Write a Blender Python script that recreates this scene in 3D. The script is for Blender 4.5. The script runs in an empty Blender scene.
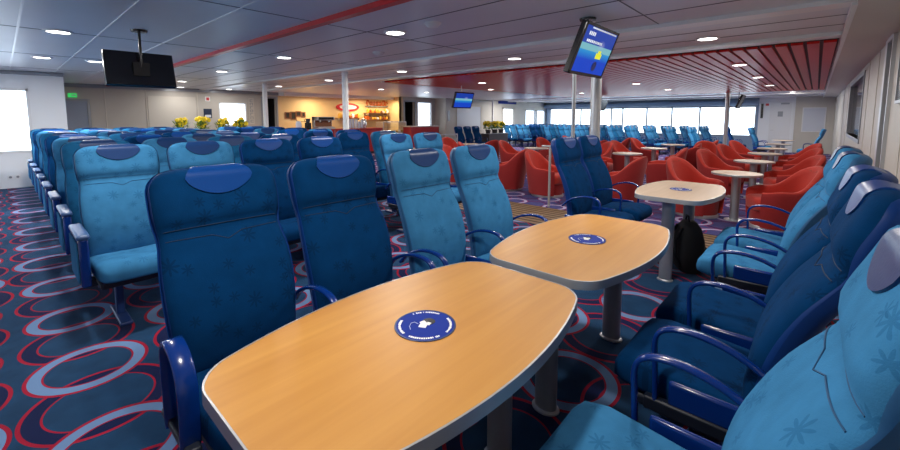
import bpy, bmesh, math, random
from mathutils import Vector, Matrix
random.seed(4)
PI = math.pi
sc = bpy.context.scene
C = sc.collection

# ------------------------------------------------------------------ materials
def new_mat(name):
    m = bpy.data.materials.new(name); m.use_nodes = True
    return m, m.node_tree, m.node_tree.nodes['Principled BSDF']

def mat(name, col, rough=.5, metal=0., emit=None, estr=0., coat=0., noise=0., nscale=40., bump=0., bscale=200., sheen=0., spec=None):
    m, nt, p = new_mat(name)
    p.inputs['Base Color'].default_value = (*col, 1)
    p.inputs['Roughness'].default_value = rough
    p.inputs['Metallic'].default_value = metal
    p.inputs['Coat Weight'].default_value = coat
    p.inputs['Sheen Weight'].default_value = sheen
    if spec is not None: p.inputs['Specular IOR Level'].default_value = spec
    if emit:
        p.inputs['Emission Color'].default_value = (*emit, 1); p.inputs['Emission Strength'].default_value = estr
    tc = None
    if noise or bump:
        tc = nt.nodes.new('ShaderNodeTexCoord')
    if noise:
        n = nt.nodes.new('ShaderNodeTexNoise'); n.inputs['Scale'].default_value = nscale; n.inputs['Detail'].default_value = 3
        nt.links.new(tc.outputs['Object'], n.inputs['Vector'])
        mx = nt.nodes.new('ShaderNodeMix'); mx.data_type = 'RGBA'
        mx.inputs[6].default_value = (*[c*(1-noise) for c in col], 1); mx.inputs[7].default_value = (*[min(1, c*(1+noise)) for c in col], 1)
        nt.links.new(n.outputs[0], mx.inputs[0]); nt.links.new(mx.outputs[2], p.inputs['Base Color'])
    if bump:
        n = nt.nodes.new('ShaderNodeTexNoise'); n.inputs['Scale'].default_value = bscale
        nt.links.new(tc.outputs['Object'], n.inputs['Vector'])
        b = nt.nodes.new('ShaderNodeBump'); b.inputs['Strength'].default_value = bump; b.inputs['Distance'].default_value = .002
        nt.links.new(n.outputs[0], b.inputs['Height']); nt.links.new(b.outputs['Normal'], p.inputs['Normal'])
    return m

class X:
    """tiny expression builder on math nodes"""
    def __init__(s, nt, sock): s.nt, s.s = nt, sock
    def op(s, o, *a):
        n = s.nt.nodes.new('ShaderNodeMath'); n.operation = o
        for i, v in enumerate((s,) + a):
            if isinstance(v, X): s.nt.links.new(v.s, n.inputs[i])
            else: n.inputs[i].default_value = v
        return X(s.nt, n.outputs[0])
    def __add__(s, o): return s.op('ADD', o)
    def __sub__(s, o): return s.op('SUBTRACT', o)
    def __mul__(s, o): return s.op('MULTIPLY', o)
    def __truediv__(s, o): return s.op('DIVIDE', o)
    def lt(s, o): return s.op('LESS_THAN', o)
    def gt(s, o): return s.op('GREATER_THAN', o)
    def wrap(s, hi, lo): return s.op('WRAP', hi, lo)
    def sqrt(s): return s.op('SQRT')
    def abs(s): return s.op('ABSOLUTE')
    def floor(s): return s.op('FLOOR')

def xyz(nt, kind='Object'):
    tc = nt.nodes.new('ShaderNodeTexCoord'); sp = nt.nodes.new('ShaderNodeSeparateXYZ')
    nt.links.new(tc.outputs[kind], sp.inputs[0])
    return tc, [X(nt, sp.outputs[i]) for i in range(3)]

def mixc(nt, fac, a, b):
    n = nt.nodes.new('ShaderNodeMix'); n.data_type = 'RGBA'
    nt.links.new(fac.s, n.inputs[0])
    for i, v in ((6, a), (7, b)):
        if isinstance(v, tuple): n.inputs[i].default_value = (*v, 1)
        else: nt.links.new(v, n.inputs[i])
    return n.outputs[2]

def carpet_mat(name, base, navy, white, red):
    m, nt, p = new_mat(name)
    tc, (x, y, z) = xyz(nt)
    px, py = .82, 1.14
    def ring(x0, y0, rad):
        cx = ((x - x0) / px + .5).floor(); cy = ((y - y0) / py + .5).floor()
        wn = nt.nodes.new('ShaderNodeTexWhiteNoise'); wn.noise_dimensions = '2D'
        cb = nt.nodes.new('ShaderNodeCombineXYZ'); nt.links.new(cx.s, cb.inputs[0]); nt.links.new(cy.s, cb.inputs[1])
        nt.links.new(cb.outputs[0], wn.inputs['Vector'])
        rv = X(nt, wn.outputs['Value'])
        dx = (x - x0).wrap(px/2, -px/2); dy = (y - y0).wrap(py/2, -py/2)
        d = (dx*dx + dy*dy).sqrt()
        r = rv*.05 + (rad-.025)
        return d, r
    col = base
    nz = nt.nodes.new('ShaderNodeTexNoise'); nz.inputs['Scale'].default_value = 9; nt.links.new(tc.outputs['Object'], nz.inputs['Vector'])
    mot = X(nt, nz.outputs[0])
    col = mixc(nt, mot, tuple(c*.6 for c in base), tuple(c*1.4 for c in base))
    a, b = (-2.96, .235), (-2.55, -.335)
    for (x0, y0), rad, w, cc in ((( a[0]+.41, a[1]),   .235, .060, navy), ((b[0]+.41, b[1]), .235, .060, navy),
                                 (a, .208, .052, white), (b, .208, .052, white)):
        d, r = ring(x0, y0, rad)
        e = (d - r).abs()
        col = mixc(nt, e.lt(w/2+.014), col, red)
        # a little of the red line is left on the outer side only
        col = mixc(nt, (d - r + .004).abs().lt(w/2+.001), col, cc)
    nt.links.new(col, p.inputs['Base Color'])
    p.inputs['Roughness'].default_value = .95; p.inputs['Specular IOR Level'].default_value = .15
    p.inputs['Sheen Weight'].default_value = .03
    n2 = nt.nodes.new('ShaderNodeTexNoise'); n2.inputs['Scale'].default_value = 350; nt.links.new(tc.outputs['Object'], n2.inputs['Vector'])
    bp = nt.nodes.new('ShaderNodeBump'); bp.inputs['Strength'].default_value = .5; bp.inputs['Distance'].default_value = .004
    nt.links.new(n2.outputs[0], bp.inputs['Height']); nt.links.new(bp.outputs['Normal'], p.inputs['Normal'])
    return m

def fabric_mat(name, base, star, axes):
    """upholstery with scattered darker star flowers, in the plane of two object axes"""
    m, nt, p = new_mat(name)
    tc, ax = xyz(nt)
    oi = nt.nodes.new('ShaderNodeObjectInfo'); rnd = X(nt, oi.outputs['Random'])
    cb = nt.nodes.new('ShaderNodeCombineXYZ')
    u = ax[axes[0]] + rnd*7.0; v = ax[axes[1]] + rnd*3.0
    nt.links.new(u.s, cb.inputs[0]); nt.links.new(v.s, cb.inputs[1])
    col = base
    n = nt.nodes.new('ShaderNodeTexNoise'); n.inputs['Scale'].default_value = 14; n.inputs['Detail'].default_value = 4
    nt.links.new(cb.outputs[0], n.inputs['Vector'])
    col = mixc(nt, X(nt, n.outputs[0]), tuple(c*.72 for c in base), tuple(c*1.28 for c in base))
    for sc_, size, keep, k in ((7.5, .27, .50, 8), (14., .34, .34, 7)):
        vo = nt.nodes.new('ShaderNodeTexVoronoi'); vo.voronoi_dimensions = '2D'; vo.inputs['Scale'].default_value = sc_
        vo.inputs['Randomness'].default_value = .7
        nt.links.new(cb.outputs[0], vo.inputs['Vector'])
        sub = nt.nodes.new('ShaderNodeVectorMath'); sub.operation = 'SUBTRACT'
        nt.links.new(cb.outputs[0], sub.inputs[0]); nt.links.new(vo.outputs['Position'], sub.inputs[1])
        sp = nt.nodes.new('ShaderNodeSeparateXYZ'); nt.links.new(sub.outputs[0], sp.inputs[0])
        a, b = X(nt, sp.outputs[0])*sc_, X(nt, sp.outputs[1])*sc_
        r = (a*a + b*b).sqrt(); th = b.op('ARCTAN2', a)
        lim = ((th*float(k)).op('COSINE')*.34 + .58)*size
        sepc = nt.nodes.new('ShaderNodeSeparateColor'); nt.links.new(vo.outputs['Color'], sepc.inputs[0])
        on = X(nt, sepc.outputs[0]).lt(keep)
        f = r.lt(lim)*on*.40
        col = mixc(nt, f, col, star)
    nt.links.new(col, p.inputs['Base Color'])
    p.inputs['Roughness'].default_value = .95; p.inputs['Specular IOR Level'].default_value = .05
    p.inputs['Sheen Weight'].default_value = .0
    n2 = nt.nodes.new('ShaderNodeTexNoise'); n2.inputs['Scale'].default_value = 260; nt.links.new(tc.outputs['Object'], n2.inputs['Vector'])
    bp = nt.nodes.new('ShaderNodeBump'); bp.inputs['Strength'].default_value = .3; bp.inputs['Distance'].default_value = .002
    nt.links.new(n2.outputs[0], bp.inputs['Height']); nt.links.new(bp.outputs['Normal'], p.inputs['Normal'])
    return m

def wood_mat(name, c1, c2, rough=.35, axis=1):
    m, nt, p = new_mat(name)
    tc, ax = xyz(nt)
    mp = nt.nodes.new('ShaderNodeMapping'); s = [26., 26., 26.]; s[axis] = 1.6
    mp.inputs['Scale'].default_value = s; nt.links.new(tc.outputs['Object'], mp.inputs[0])
    n = nt.nodes.new('ShaderNodeTexNoise'); n.inputs['Scale'].default_value = 1.; n.inputs['Detail'].default_value = 5; n.inputs['Distortion'].default_value = .4
    nt.links.new(mp.outputs[0], n.inputs['Vector'])
    f = (X(nt, n.outputs[0]) - .3)*2.2
    col = mixc(nt, f.op('MINIMUM', 1.0).op('MAXIMUM', 0.0), c1, c2)
    nt.links.new(col, p.inputs['Base Color']); p.inputs['Roughness'].default_value = rough
    return m

def glass_mat(name, tint=(.95, .98, 1.), refl=.06):
    m, nt, p = new_mat(name); nt.nodes.remove(p)
    t = nt.nodes.new('ShaderNodeBsdfTransparent'); t.inputs[0].default_value = (*tint, 1)
    g = nt.nodes.new('ShaderNodeBsdfGlossy'); g.inputs['Roughness'].default_value = .02
    mx = nt.nodes.new('ShaderNodeMixShader'); mx.inputs[0].default_value = refl
    nt.links.new(t.outputs[0], mx.inputs[1]); nt.links.new(g.outputs[0], mx.inputs[2])
    nt.links.new(mx.outputs[0], nt.nodes['Material Output'].inputs[0])
    return m

M = {}
M['carpet'] = carpet_mat('carpet_teal', (.008, .043, .108), (.004, .010, .058), (.14, .25, .45), (.32, .006, .03))
M['carpet_lounge'] = carpet_mat('carpet_violet', (.05, .05, .17), (.02, .02, .10), (.34, .33, .50), (.22, .02, .10))
LIGHT, DARK, TEAL = (.040, .185, .37), (.0018, .036, .120), (.014, .110, .25)
for k, c, s in (('light', LIGHT, (.012, .085, .20)), ('dark', DARK, (.002, .010, .035)), ('teal', TEAL, (.008, .055, .14))):
    M[k+'_back'] = fabric_mat('fabric_'+k+'_back', c, s, (1, 2))
    M[k+'_seat'] = fabric_mat('fabric_'+k+'_seat', c, s, (0, 1))
M['cap_light'] = mat('leather_light', (.010, .040, .14), .33, spec=.25, bump=.15, bscale=120)
M['cap_dark'] = mat('leather_dark', (.003, .050, .23), .33, spec=.25, bump=.15, bscale=120)
M['shell_light'] = mat('shell_teal', (.018, .10, .24), .55)
M['shell_dark'] = mat('shell_blue', (.003, .040, .20), .5, spec=.3)
M['arm'] = mat('arm_blue', (.002, .030, .20), .22, coat=.3)
M['arm_pad'] = mat('arm_pad', (.05, .11, .26), .35)
M['under'] = mat('underframe', (.006, .010, .022), .5)
M['leg_blue'] = mat('leg_blue', (.012, .04, .16), .4)
M['seam'] = mat('seam', (.002, .02, .06), .8)
M['seam_light'] = mat('seam_light', (.010, .07, .17), .8)
M['wood'] = wood_mat('table_beech', (.45, .20, .036), (.53, .255, .052), .42)
M['wood_pale'] = wood_mat('table_maple', (.43, .29, .165), (.50, .345, .21), .38)
M['edge'] = mat('edge_alu', (.40, .41, .43), .35, .5)
M['alu'] = mat('aluminium', (.55, .56, .58), .38, .7)
M['leg_grey'] = mat('leg_grey', (.36, .38, .41), .35, .6)
M['slat'] = wood_mat('ramp_oak', (.15, .085, .035), (.22, .13, .055), .5, 0)
M['slat_dark'] = mat('ramp_groove', (.030, .016, .008), .8)
M['red'] = mat('red_fabric', (.44, .024, .012), .85, noise=.12, nscale=60, bump=.3, bscale=250, sheen=.15)
M['red_deep'] = mat('deep_red_fabric', (.26, .008, .008), .85, noise=.12, nscale=60, bump=.3, bscale=250, sheen=.1)
M['red_tab'] = mat('red_tab', (.30, .035, .02), .7)
M['ceil'] = mat('ceiling_panel', (.74, .76, .80), .38, .1, noise=.05, nscale=1.5)
M['joint'] = mat('ceiling_joint', (.80, .82, .85), .3, .2)
M['joint_dark'] = mat('ceiling_joint_dark', (.10, .11, .13), .5)
M['white_beam'] = mat('white_profile', (.85, .85, .84), .3)
M['red_gloss'] = mat('red_slat', (.64, .018, .012), .32, spec=.15)
M['red_gap'] = mat('red_gap', (.05, .006, .006), .6)
M['red_strip'] = mat('red_profile', (.62, .012, .02), .3)
M['wall_white'] = mat('wall_white', (.84, .86, .88), .45, noise=.03, nscale=3)
M['wall_beige'] = mat('wall_beige', (.50, .47, .42), .5, noise=.06, nscale=2.5)
M['wall_panel'] = mat('wall_panel', (.60, .565, .50), .5, noise=.04, nscale=2.5)
M['wall_warm'] = mat('wall_cream', (.80, .58, .30), .5, noise=.04, nscale=2)
M['wall_blue'] = mat('wall_bluegrey', (.24, .34, .48), .5)
M['soffit'] = mat('soffit', (.62, .58, .53), .4)
M['black'] = mat('black_plastic', (.008, .008, .01), .25)
M['black_cloth'] = mat('black_cloth', (.006, .006, .008), .85, bump=.4, bscale=180)
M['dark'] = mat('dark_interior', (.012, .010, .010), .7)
M['frame_white'] = mat('frame_white', (.78, .79, .80), .35)
M['frame_grey'] = mat('frame_grey', (.30, .32, .35), .4, .4)
M['glass'] = glass_mat('clear_glass')
M['smoke'] = mat('smoked_glass', (.05, .07, .09), .06)
M['lamp'] = mat('lamp_lens', (1, 1, 1), .4, emit=(1., .95, .88), estr=9)
M['yellow'] = mat('yellow_petals', (.90, .68, .02), .6)
M['leaf'] = mat('leaf_green', (.13, .26, .05), .55, noise=.4, nscale=30)
M['planter'] = mat('planter_grey', (.05, .05, .055), .5)
M['counter_red'] = mat('counter_red', (.34, .012, .016), .3)
M['worktop'] = mat('worktop_grey', (.55, .5, .45), .3)
M['steel'] = mat('steel', (.62, .62, .62), .3, .9)
M['white'] = mat('white_plastic', (.85, .85, .85), .4)
M['sign_red'] = mat('sign_red', (.60, .015, .03), .3)
M['sign_orange'] = mat('sign_orange', (.48, .10, .015), .4)
M['amber'] = mat('amber_pack', (.72, .42, .06), .5)
M['brown'] = mat('brown_pack', (.22, .08, .03), .5)
M['green'] = mat('exit_green', (.02, .28, .06), .4, emit=(.05, .7, .15), estr=.6)
M['sign_blue'] = mat('sign_blue', (.002, .022, .24), .6, spec=.2)
M['navy_sign'] = mat('navy_sign', (.006, .02, .06), .4)
M['navy_edge'] = mat('navy_edge', (.01, .03, .10), .4)
M['paper'] = mat('paper_pale', (.62, .66, .74), .35)
M['door_blue'] = mat('door_bluegrey', (.28, .33, .42), .45)
M['cup'] = mat('paper_cup', (.60, .66, .78), .4)

def screen_mat():
    m, nt, p = new_mat('screen_picture')
    tc, (x, y, z) = xyz(nt)          # local: y across (0..1 right), z up, both -0.5..0.5 in normalised mesh units
    u = y; v = z
    # bottom deep blue -> cyan, pale band, then royal blue top
    f1 = ((v + .2)*3.2).op('MAXIMUM', 0.0).op('MINIMUM', 1.0)
    col = mixc(nt, f1, (.005, .06, .62), (.03, .50, .80))
    col = mixc(nt, v.gt(.0), col, (.22, .55, .62))
    col = mixc(nt, v.gt(.14), col, (.008, .05, .42))
    # hazy lilac corner top right
    d = ((u - .12)*(u - .12) + (v - .16)*(v - .16)).sqrt()
    col = mixc(nt, ((d*-8.0) + 1.0).op('MAXIMUM', 0.0)*.6, col, (.45, .50, .85))
    p.inputs['Base Color'].default_value = (.004, .008, .02, 1); nt.links.new(col, p.inputs['Emission Color'])
    p.inputs['Emission Strength'].default_value = .75; p.inputs['Roughness'].default_value = .5; p.inputs['Specular IOR Level'].default_value = .15
    return m
M['screen'] = screen_mat()
M['screen_white'] = mat('screen_white', (.8, .85, .9), .3, emit=(.8, .9, 1), estr=.25)
M['screen_yellow'] = mat('screen_yellow', (.6, .6, .02), .3, emit=(.6, .62, .02), estr=.8)
M['screen_navy'] = mat('screen_navy', (.004, .02, .2), .3)

# ------------------------------------------------------------------ mesh helpers
class MB:
    def __init__(s): s.v, s.f, s.mi = [], [], []
    def add(s, vs, fs, mi=0):
        o = len(s.v); s.v += [tuple(q) for q in vs]; s.f += [tuple(i+o for i in f) for f in fs]; s.mi += [mi]*len(fs); return s
    def box(s, c, d, rz=0, mi=0, ry=0, rx=0):
        R = Matrix.Rotation(rz, 3, 'Z') @ Matrix.Rotation(ry, 3, 'Y') @ Matrix.Rotation(rx, 3, 'X'); c = Vector(c)
        vs = [c + R @ Vector((sx*d[0]/2, sy*d[1]/2, sz*d[2]/2)) for sx in (-1, 1) for sy in (-1, 1) for sz in (-1, 1)]
        return s.add(vs, [(0, 1, 3, 2), (4, 6, 7, 5), (0, 4, 5, 1), (2, 3, 7, 6), (0, 2, 6, 4), (1, 5, 7, 3)], mi)
    def b2(s, x0, x1, y0, y1, z0, z1, mi=0):
        return s.box(((x0+x1)/2, (y0+y1)/2, (z0+z1)/2), (abs(x1-x0), abs(y1-y0), abs(z1-z0)), mi=mi)
    def tube(s, pts, r, n=10, mi=0, cap=True):
        pts = [Vector(p) for p in pts]; rings = []
        for i, p in enumerate(pts):
            t = (pts[min(i+1, len(pts)-1)] - pts[max(i-1, 0)]).normalized()
            a = Vector((0, 0, 1)) if abs(t.z) < .9 else Vector((1, 0, 0))
            u = t.cross(a).normalized(); w = t.cross(u)
            rr = r[i] if isinstance(r, (list, tuple)) else r
            rings.append([p + u*rr*math.cos(2*PI*k/n) + w*rr*math.sin(2*PI*k/n) for k in range(n)])
        s.loft(rings, True, cap, mi); return s
    def loft(s, rings, closed=True, cap=True, mi=0):
        n = len(rings[0]); vs = [q for r in rings for q in r]; fs = []
        for i in range(len(rings)-1):
            for k in range(n if closed else n-1):
                k2 = (k+1) % n
                fs.append((i*n+k, i*n+k2, (i+1)*n+k2, (i+1)*n+k))
        if cap and closed:
            fs.append(tuple(range(n-1, -1, -1))); fs.append(tuple((len(rings)-1)*n+k for k in range(n)))
        return s.add(vs, fs, mi)
    def lathe(s, prof, n=24, c=(0, 0, 0), mi=0, ex=1., ey=1.):
        rings = [[(c[0]+r*ex*math.cos(2*PI*k/n), c[1]+r*ey*math.sin(2*PI*k/n), c[2]+z) for k in range(n)] for r, z in prof]
        return s.loft(rings, True, True, mi)
    def prism(s, poly, z0, z1, mi=0):
        return s.loft([[(x, y, z0) for x, y in poly], [(x, y, z1) for x, y in poly]], True, True, mi)
    def band(s, path, w, t, mi=0):
        """flat band in the XZ plane: path of (x,z), width w along Y, thickness t"""
        P = [Vector((p[0], 0, p[1])) for p in path]; rings = []
        for i, p in enumerate(P):
            tg = (P[min(i+1, len(P)-1)] - P[max(i-1, 0)]).normalized(); nn = Vector((-tg.z, 0, tg.x))
            e = t*.3
            prof = [(-w/2, -t/2+e), (-w/2+e, -t/2), (w/2-e, -t/2), (w/2, -t/2+e), (w/2, t/2-e), (w/2-e, t/2), (-w/2+e, t/2), (-w/2, t/2-e)]
            rings.append([p + Vector((0, a, 0)) + nn*b for a, b in prof])
        return s.loft(rings, True, True, mi)
    def blob(s, c, r, n=8, m=6, mi=0, jit=0.):
        c = Vector(c); rr = r if isinstance(r, (tuple, list)) else (r, r, r); rings = []
        for i in range(m+1):
            a = PI*i/m; ra = max(math.sin(a), .02)
            rings.append([c + Vector((rr[0]*ra*math.cos(2*PI*k/n), rr[1]*ra*math.sin(2*PI*k/n), -rr[2]*math.cos(a)))*(1+random.uniform(-jit, jit)) for k in range(n)])
        return s.loft(rings, True, True, mi)
    def move(s, d, rz=0):
        R = Matrix.Rotation(rz, 3, 'Z'); s.v = [tuple(R @ Vector(q) + Vector(d)) for q in s.v]; return s
    def mirror_y(s):
        s.v = [(a, -b, c) for a, b, c in s.v]; s.f = [tuple(reversed(f)) for f in s.f]; return s
    def build(s, name, m, parent=None, smooth=None, bevel=0., seg=2, fix=True):
        me = bpy.data.meshes.new(name); me.from_pydata(s.v, [], s.f)
        for k in (m if isinstance(m, (list, tuple)) else [m]): me.materials.append(M[k])
        me.polygons.foreach_set('material_index', s.mi)
        if fix:
            bm = bmesh.new(); bm.from_mesh(me); bmesh.ops.recalc_face_normals(bm, faces=bm.faces); bm.to_mesh(me); bm.free()
        if smooth:
            me.shade_smooth(); me.set_sharp_from_angle(angle=math.radians(smooth))
        o = bpy.data.objects.new(name, me); C.objects.link(o)
        if parent: o.parent = parent
        if bevel:
            b = o.modifiers.new('bevel', 'BEVEL'); b.width = bevel; b.segments = seg; b.limit_method = 'ANGLE'; b.angle_limit = .6
            me.shade_smooth(); me.set_sharp_from_angle(angle=math.radians(smooth or 40))
        return o

def tag(o, label=None, cat=None, group=None, kind=None):
    if label: o['label'] = label
    if cat: o['category'] = cat
    if group: o['group'] = group
    if kind: o['kind'] = kind
    return o
def thing(name, label, cat, loc=(0, 0, 0), rz=0, group=None):
    o = bpy.data.objects.new(name, None); C.objects.link(o); o.location = loc; o.rotation_euler = (0, 0, rz); o.empty_display_size = .1
    return tag(o, label, cat, group)
def struct(o): o['kind'] = 'structure'; return o
KIDS = {}
def dup(o, parent=None):
    c = o.copy(); C.objects.link(c)
    if parent: c.parent = parent
    kids = KIDS.get(o.name)
    if kids is None: kids = KIDS[o.name] = list(o.children)
    for ch in kids: dup(ch, c)
    return c

def crom(pts, t):
    n = len(pts)-1; x = min(max(t, 0), 1)*n; i = min(int(x), n-1); f = x-i
    p = [pts[max(i-1, 0)], pts[i], pts[i+1], pts[min(i+2, n)]]
    out = []
    for k in range(len(pts[0])):
        a, b, c, d = (q[k] for q in p)
        out.append(.5*((2*b)+(-a+c)*f+(2*a-5*b+4*c-d)*f*f+(-a+3*b-3*c+d)*f**3))
    return out
def smooth01(a, b, x):
    t = min(max((x-a)/(b-a), 0), 1); return t*t*(3-2*t)

# ------------------------------------------------------------------ passenger seat
SPINE = [(-.175, .40), (-.180, .52), (-.200, .66), (-.240, .80), (-.300, .92), (-.335, 1.02), (-.365, 1.11), (-.385, 1.185)]
SPINE_UP = SPINE
SPINE_LEAN = [(-.165, .40), (-.180, .52), (-.212, .66), (-.265, .80), (-.338, .92), (-.385, 1.02), (-.424, 1.11), (-.448, 1.185)]
W0 = .247
def pad_frame(v):
    x, z = crom(SPINE, v); a = crom(SPINE, max(v-.01, 0)); b = crom(SPINE, min(v+.01, 1))
    t = Vector((b[0]-a[0], 0, b[1]-a[1])).normalized()
    return Vector((x, 0, z)), Vector((t.z, 0, -t.x))
def pad_w(v, w0=W0):
    w = w0 - .020*smooth01(.35, .0, v) - .014*math.exp(-((v-.56)/.09)**2)
    r = .13; zt = (1-v)*.80
    if zt < r: w -= r - math.sqrt(max(r*r-(r-zt)**2, 0))
    rb = .03
    if v*.8 < rb: w -= (rb - math.sqrt(max(rb*rb-(rb-v*.8)**2, 0)))*.6
    return w
def pad_t(v, front=True):
    k = math.sqrt(max(1-max((v-.90)/.10, 0)**2, 0)); kb = math.sqrt(max(1-max((.06-v)/.06, 0)**2, 0))
    if front: t = .050 + .026*smooth01(.565, .68, v) + .022*math.exp(-((v-.22)/.16)**2) - .010*math.exp(-((v-.595)/.022)**2)
    else: t = .030
    return t*k*kb
def pad_pt(s, v, front=True, off=0., w0=W0):
    c, n = pad_frame(v); e = (1-abs(s)**5)**.5
    wing = .020*smooth01(.55, .75, v)*abs(s)**2.5*smooth01(1.0, .93, v) + .014*smooth01(.62, .3, v)*abs(s)**3
    d = (pad_t(v, True)+off)*e + wing if front else -(pad_t(v, False)+off)*e + wing*.6
    p = c + n*d; p.y = pad_w(v, w0)*s
    return p
def pad_mesh(front_off=0., back_off=0., w0=W0, only_back=False):
    S = [-math.cos(PI*i/16) for i in range(17)]; V = [i/30 for i in range(24)] + [.79, .825, .86, .89, .915, .94, .96, .975, .988, .996, 1.0]
    rings = []
    for v in V:
        if not only_back:
            r = [pad_pt(s, v, True, front_off, w0) for s in S] + [pad_pt(s, v, False, back_off, w0) for s in reversed(S[1:-1])]
        else:
            r = []
            for s in S:
                c, n = pad_frame(v); q = pad_pt(s, v, False, -.004, w0); r.append(q + n*.028*min(1, 1.6-1.2*abs(s)))
            r += [pad_pt(s, v, False, back_off, w0) for s in reversed(S[1:-1])]
        rings.append(r)
    mb = MB().loft(rings); n = len(rings[0])
    if not only_back:
        for i in range(len(mb.f)):
            k = i % n
            if i < n*(len(rings)-1) and (k in (0, 15) or k >= 16): mb.mi[i] = 1
    return mb
def cap_mesh():
    S = [i/10-1 for i in range(21)]; a = .60; rows = []
    for s_ in S:
        s = s_*a; vl = 1-.225*math.sqrt(max(1-s_*s_, 0))**.9
        col = []
        vs = [vl+(.995-vl)*((i/9)**.75) for i in range(10)]
        for v in vs: col.append((s, v, True))
        for v in (.985, .955, .92, .885): col.append((s, v, False))
        rows.append(col)
    out, inn = [], []
    for col in rows:
        for lst, off in ((out, .0055), (inn, -.012)):
            ring = []
            for s, v, fr in col:
                c, n = pad_frame(v); p = pad_pt(s, v, fr, 0)
                k = 1.0 if abs(s) < a*.98 else .1
                d = n if fr else -n
                lift = Vector((0, 0, .0045))*smooth01(.95, .99, v)
                ring.append(p + (d*off + lift*(1 if off > 0 else -1))*(k if off > 0 else 1))
            lst.append(ring)
    rings = [o_ + i_[::-1] for o_, i_ in zip(out, inn)]
    return MB().loft(rings)
def cushion_mesh():
    # rounded loft along x; section in y/z
    rings = []
    prof = [(-.20, .036, .40), (-.19, .055, .405), (-.10, .066, .412), (.0, .07, .418), (.12, .072, .428), (.20, .072, .434), (.275, .062, .430), (.302, .042, .42), (.310, .02, .412)]
    for x, h, zc in prof:
        w = .236 - (.012 if x > .26 else 0) - (.018 if x > .29 else 0) - (.03 if x > .305 else 0)
        ring = []
        for k in range(28):
            a = 2*PI*k/28; ca, sa = math.cos(a), math.sin(a)
            y = w*math.copysign(abs(ca)**.28, ca); zz = h*math.copysign(abs(sa)**.5, sa)
            dish = -.010*(1-(y/w)**2) if sa > 0 else 0
            ring.append((x, y, zc - .028 + zz + dish))
        rings.append(ring)
    return MB().loft(rings)
def arc_pts(kind):
    if kind == 'arc':
        P = [(-.225, .545), (-.17, .600), (-.09, .642), (.0, .662), (.08, .658), (.125, .635), (.142, .59), (.138, .50), (.132, .37)]
    else:
        P = [(-.045, .33), (-.06, .45), (-.062, .56), (-.048, .622), (-.01, .650), (.05, .640), (.10, .608), (.132, .55), (.135, .46), (.13, .37), (.12, .33)]
    return [crom(P, i/40) for i in range(41)]
SEAT = {}
def make_seat(col, arms, style):
    key = (col, arms, style)
    if key in SEAT: return SEAT[key]
    cl = 'dark' if col == 'dark' else 'light'
    global SPINE
    SPINE = SPINE_LEAN if style == 'lean' else SPINE_UP
    root = thing('passenger_seat', 'x', 'seat')
    b = pad_mesh().build('backrest', [col+'_back', 'shell_'+cl if col != 'teal' else 'shell_light'], root, 60)
    cap_mesh().build('headrest_cap', 'cap_'+cl, b, 60)
    sm = MB()
    for v0 in (.545,):
        sm.tube([pad_pt(s/12, v0 - .030*max(0, 1-abs(s/12)*4) + .012*(s/12)**2, True, .0005) for s in range(-11, 12)], .0019, 6)
    sm.tube([pad_pt(s/12, .605, True, .0005) for s in range(-11, 12)], .0017, 6)
    sm.build('seam', 'seam' if cl == 'dark' else 'seam_light', b, 60)
    pad_mesh(0, .022, W0+.006, True).build('back_shell', 'shell_'+cl, root, 60)
    cushion_mesh().build('seat_cushion', col+'_seat', root, 60)
    MB().box((.0, 0, .312), (.44, .44, .05)).build('seat_pan', 'under', root, bevel=.015)
    for sd in arms:
        y = .268 if sd == '+' else -.268
        if style == 'block' and sd == '-':       # row end: upholstered panel with a pad on top
            a = MB().box((.02, y-.015, .485), (.40, .05, .31)).build('armrest', 'arm', root, bevel=.012)
            MB().box((.0, y-.044, .485), (.36, .012, .26)).build('side_panel', 'light_seat', a, bevel=.005)
            MB().box((.015, y-.015, .652), (.43, .068, .035)).build('arm_pad', 'arm_pad', a, bevel=.015, seg=3)
            continue
        kind = 'loop' if (style == 'loop' and sd == '-') else 'arc'
        MB().band(arc_pts(kind), .060 if kind == 'loop' else .032, .016).move((0, y, 0)).build('armrest', 'arm', root, 50)
        if kind == 'arc': MB().box((-.055, y, .42), (.29, .024, .09)).build('arm_panel', 'arm', root, bevel=.01)
        bb = MB().box((.0, y, .355), (.34, .035, .05)) if kind == 'arc' else MB().box((.02, y, .345), (.30, .046, .03))
        bb.build('arm_bracket', 'under', root, bevel=.008)
    MB().box((-.02, 0, .29), (.09, .50, .05)).build('support_beam', 'under', root, bevel=.008)
    l = MB().box((-.03, -.10, .15), (.07, .045, .26)).build('leg', 'leg_blue', root, bevel=.008)
    MB().box((-.01, -.10, .012), (.40, .07, .024)).build('foot', 'leg_blue', l, bevel=.008)
    root.location = (0, -40, 0)
    SEAT[key] = root
    return root
used = set()
def seat(x, y, z, rz, col, arms, style, label, group):
    p = make_seat(col, arms, style)
    if p.name in used: p = dup(p)
    else: used.add(p.name)
    p.location = (x, y, z); p.rotation_euler = (0, 0, rz); p['label'] = label; p['group'] = group
    return p

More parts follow.
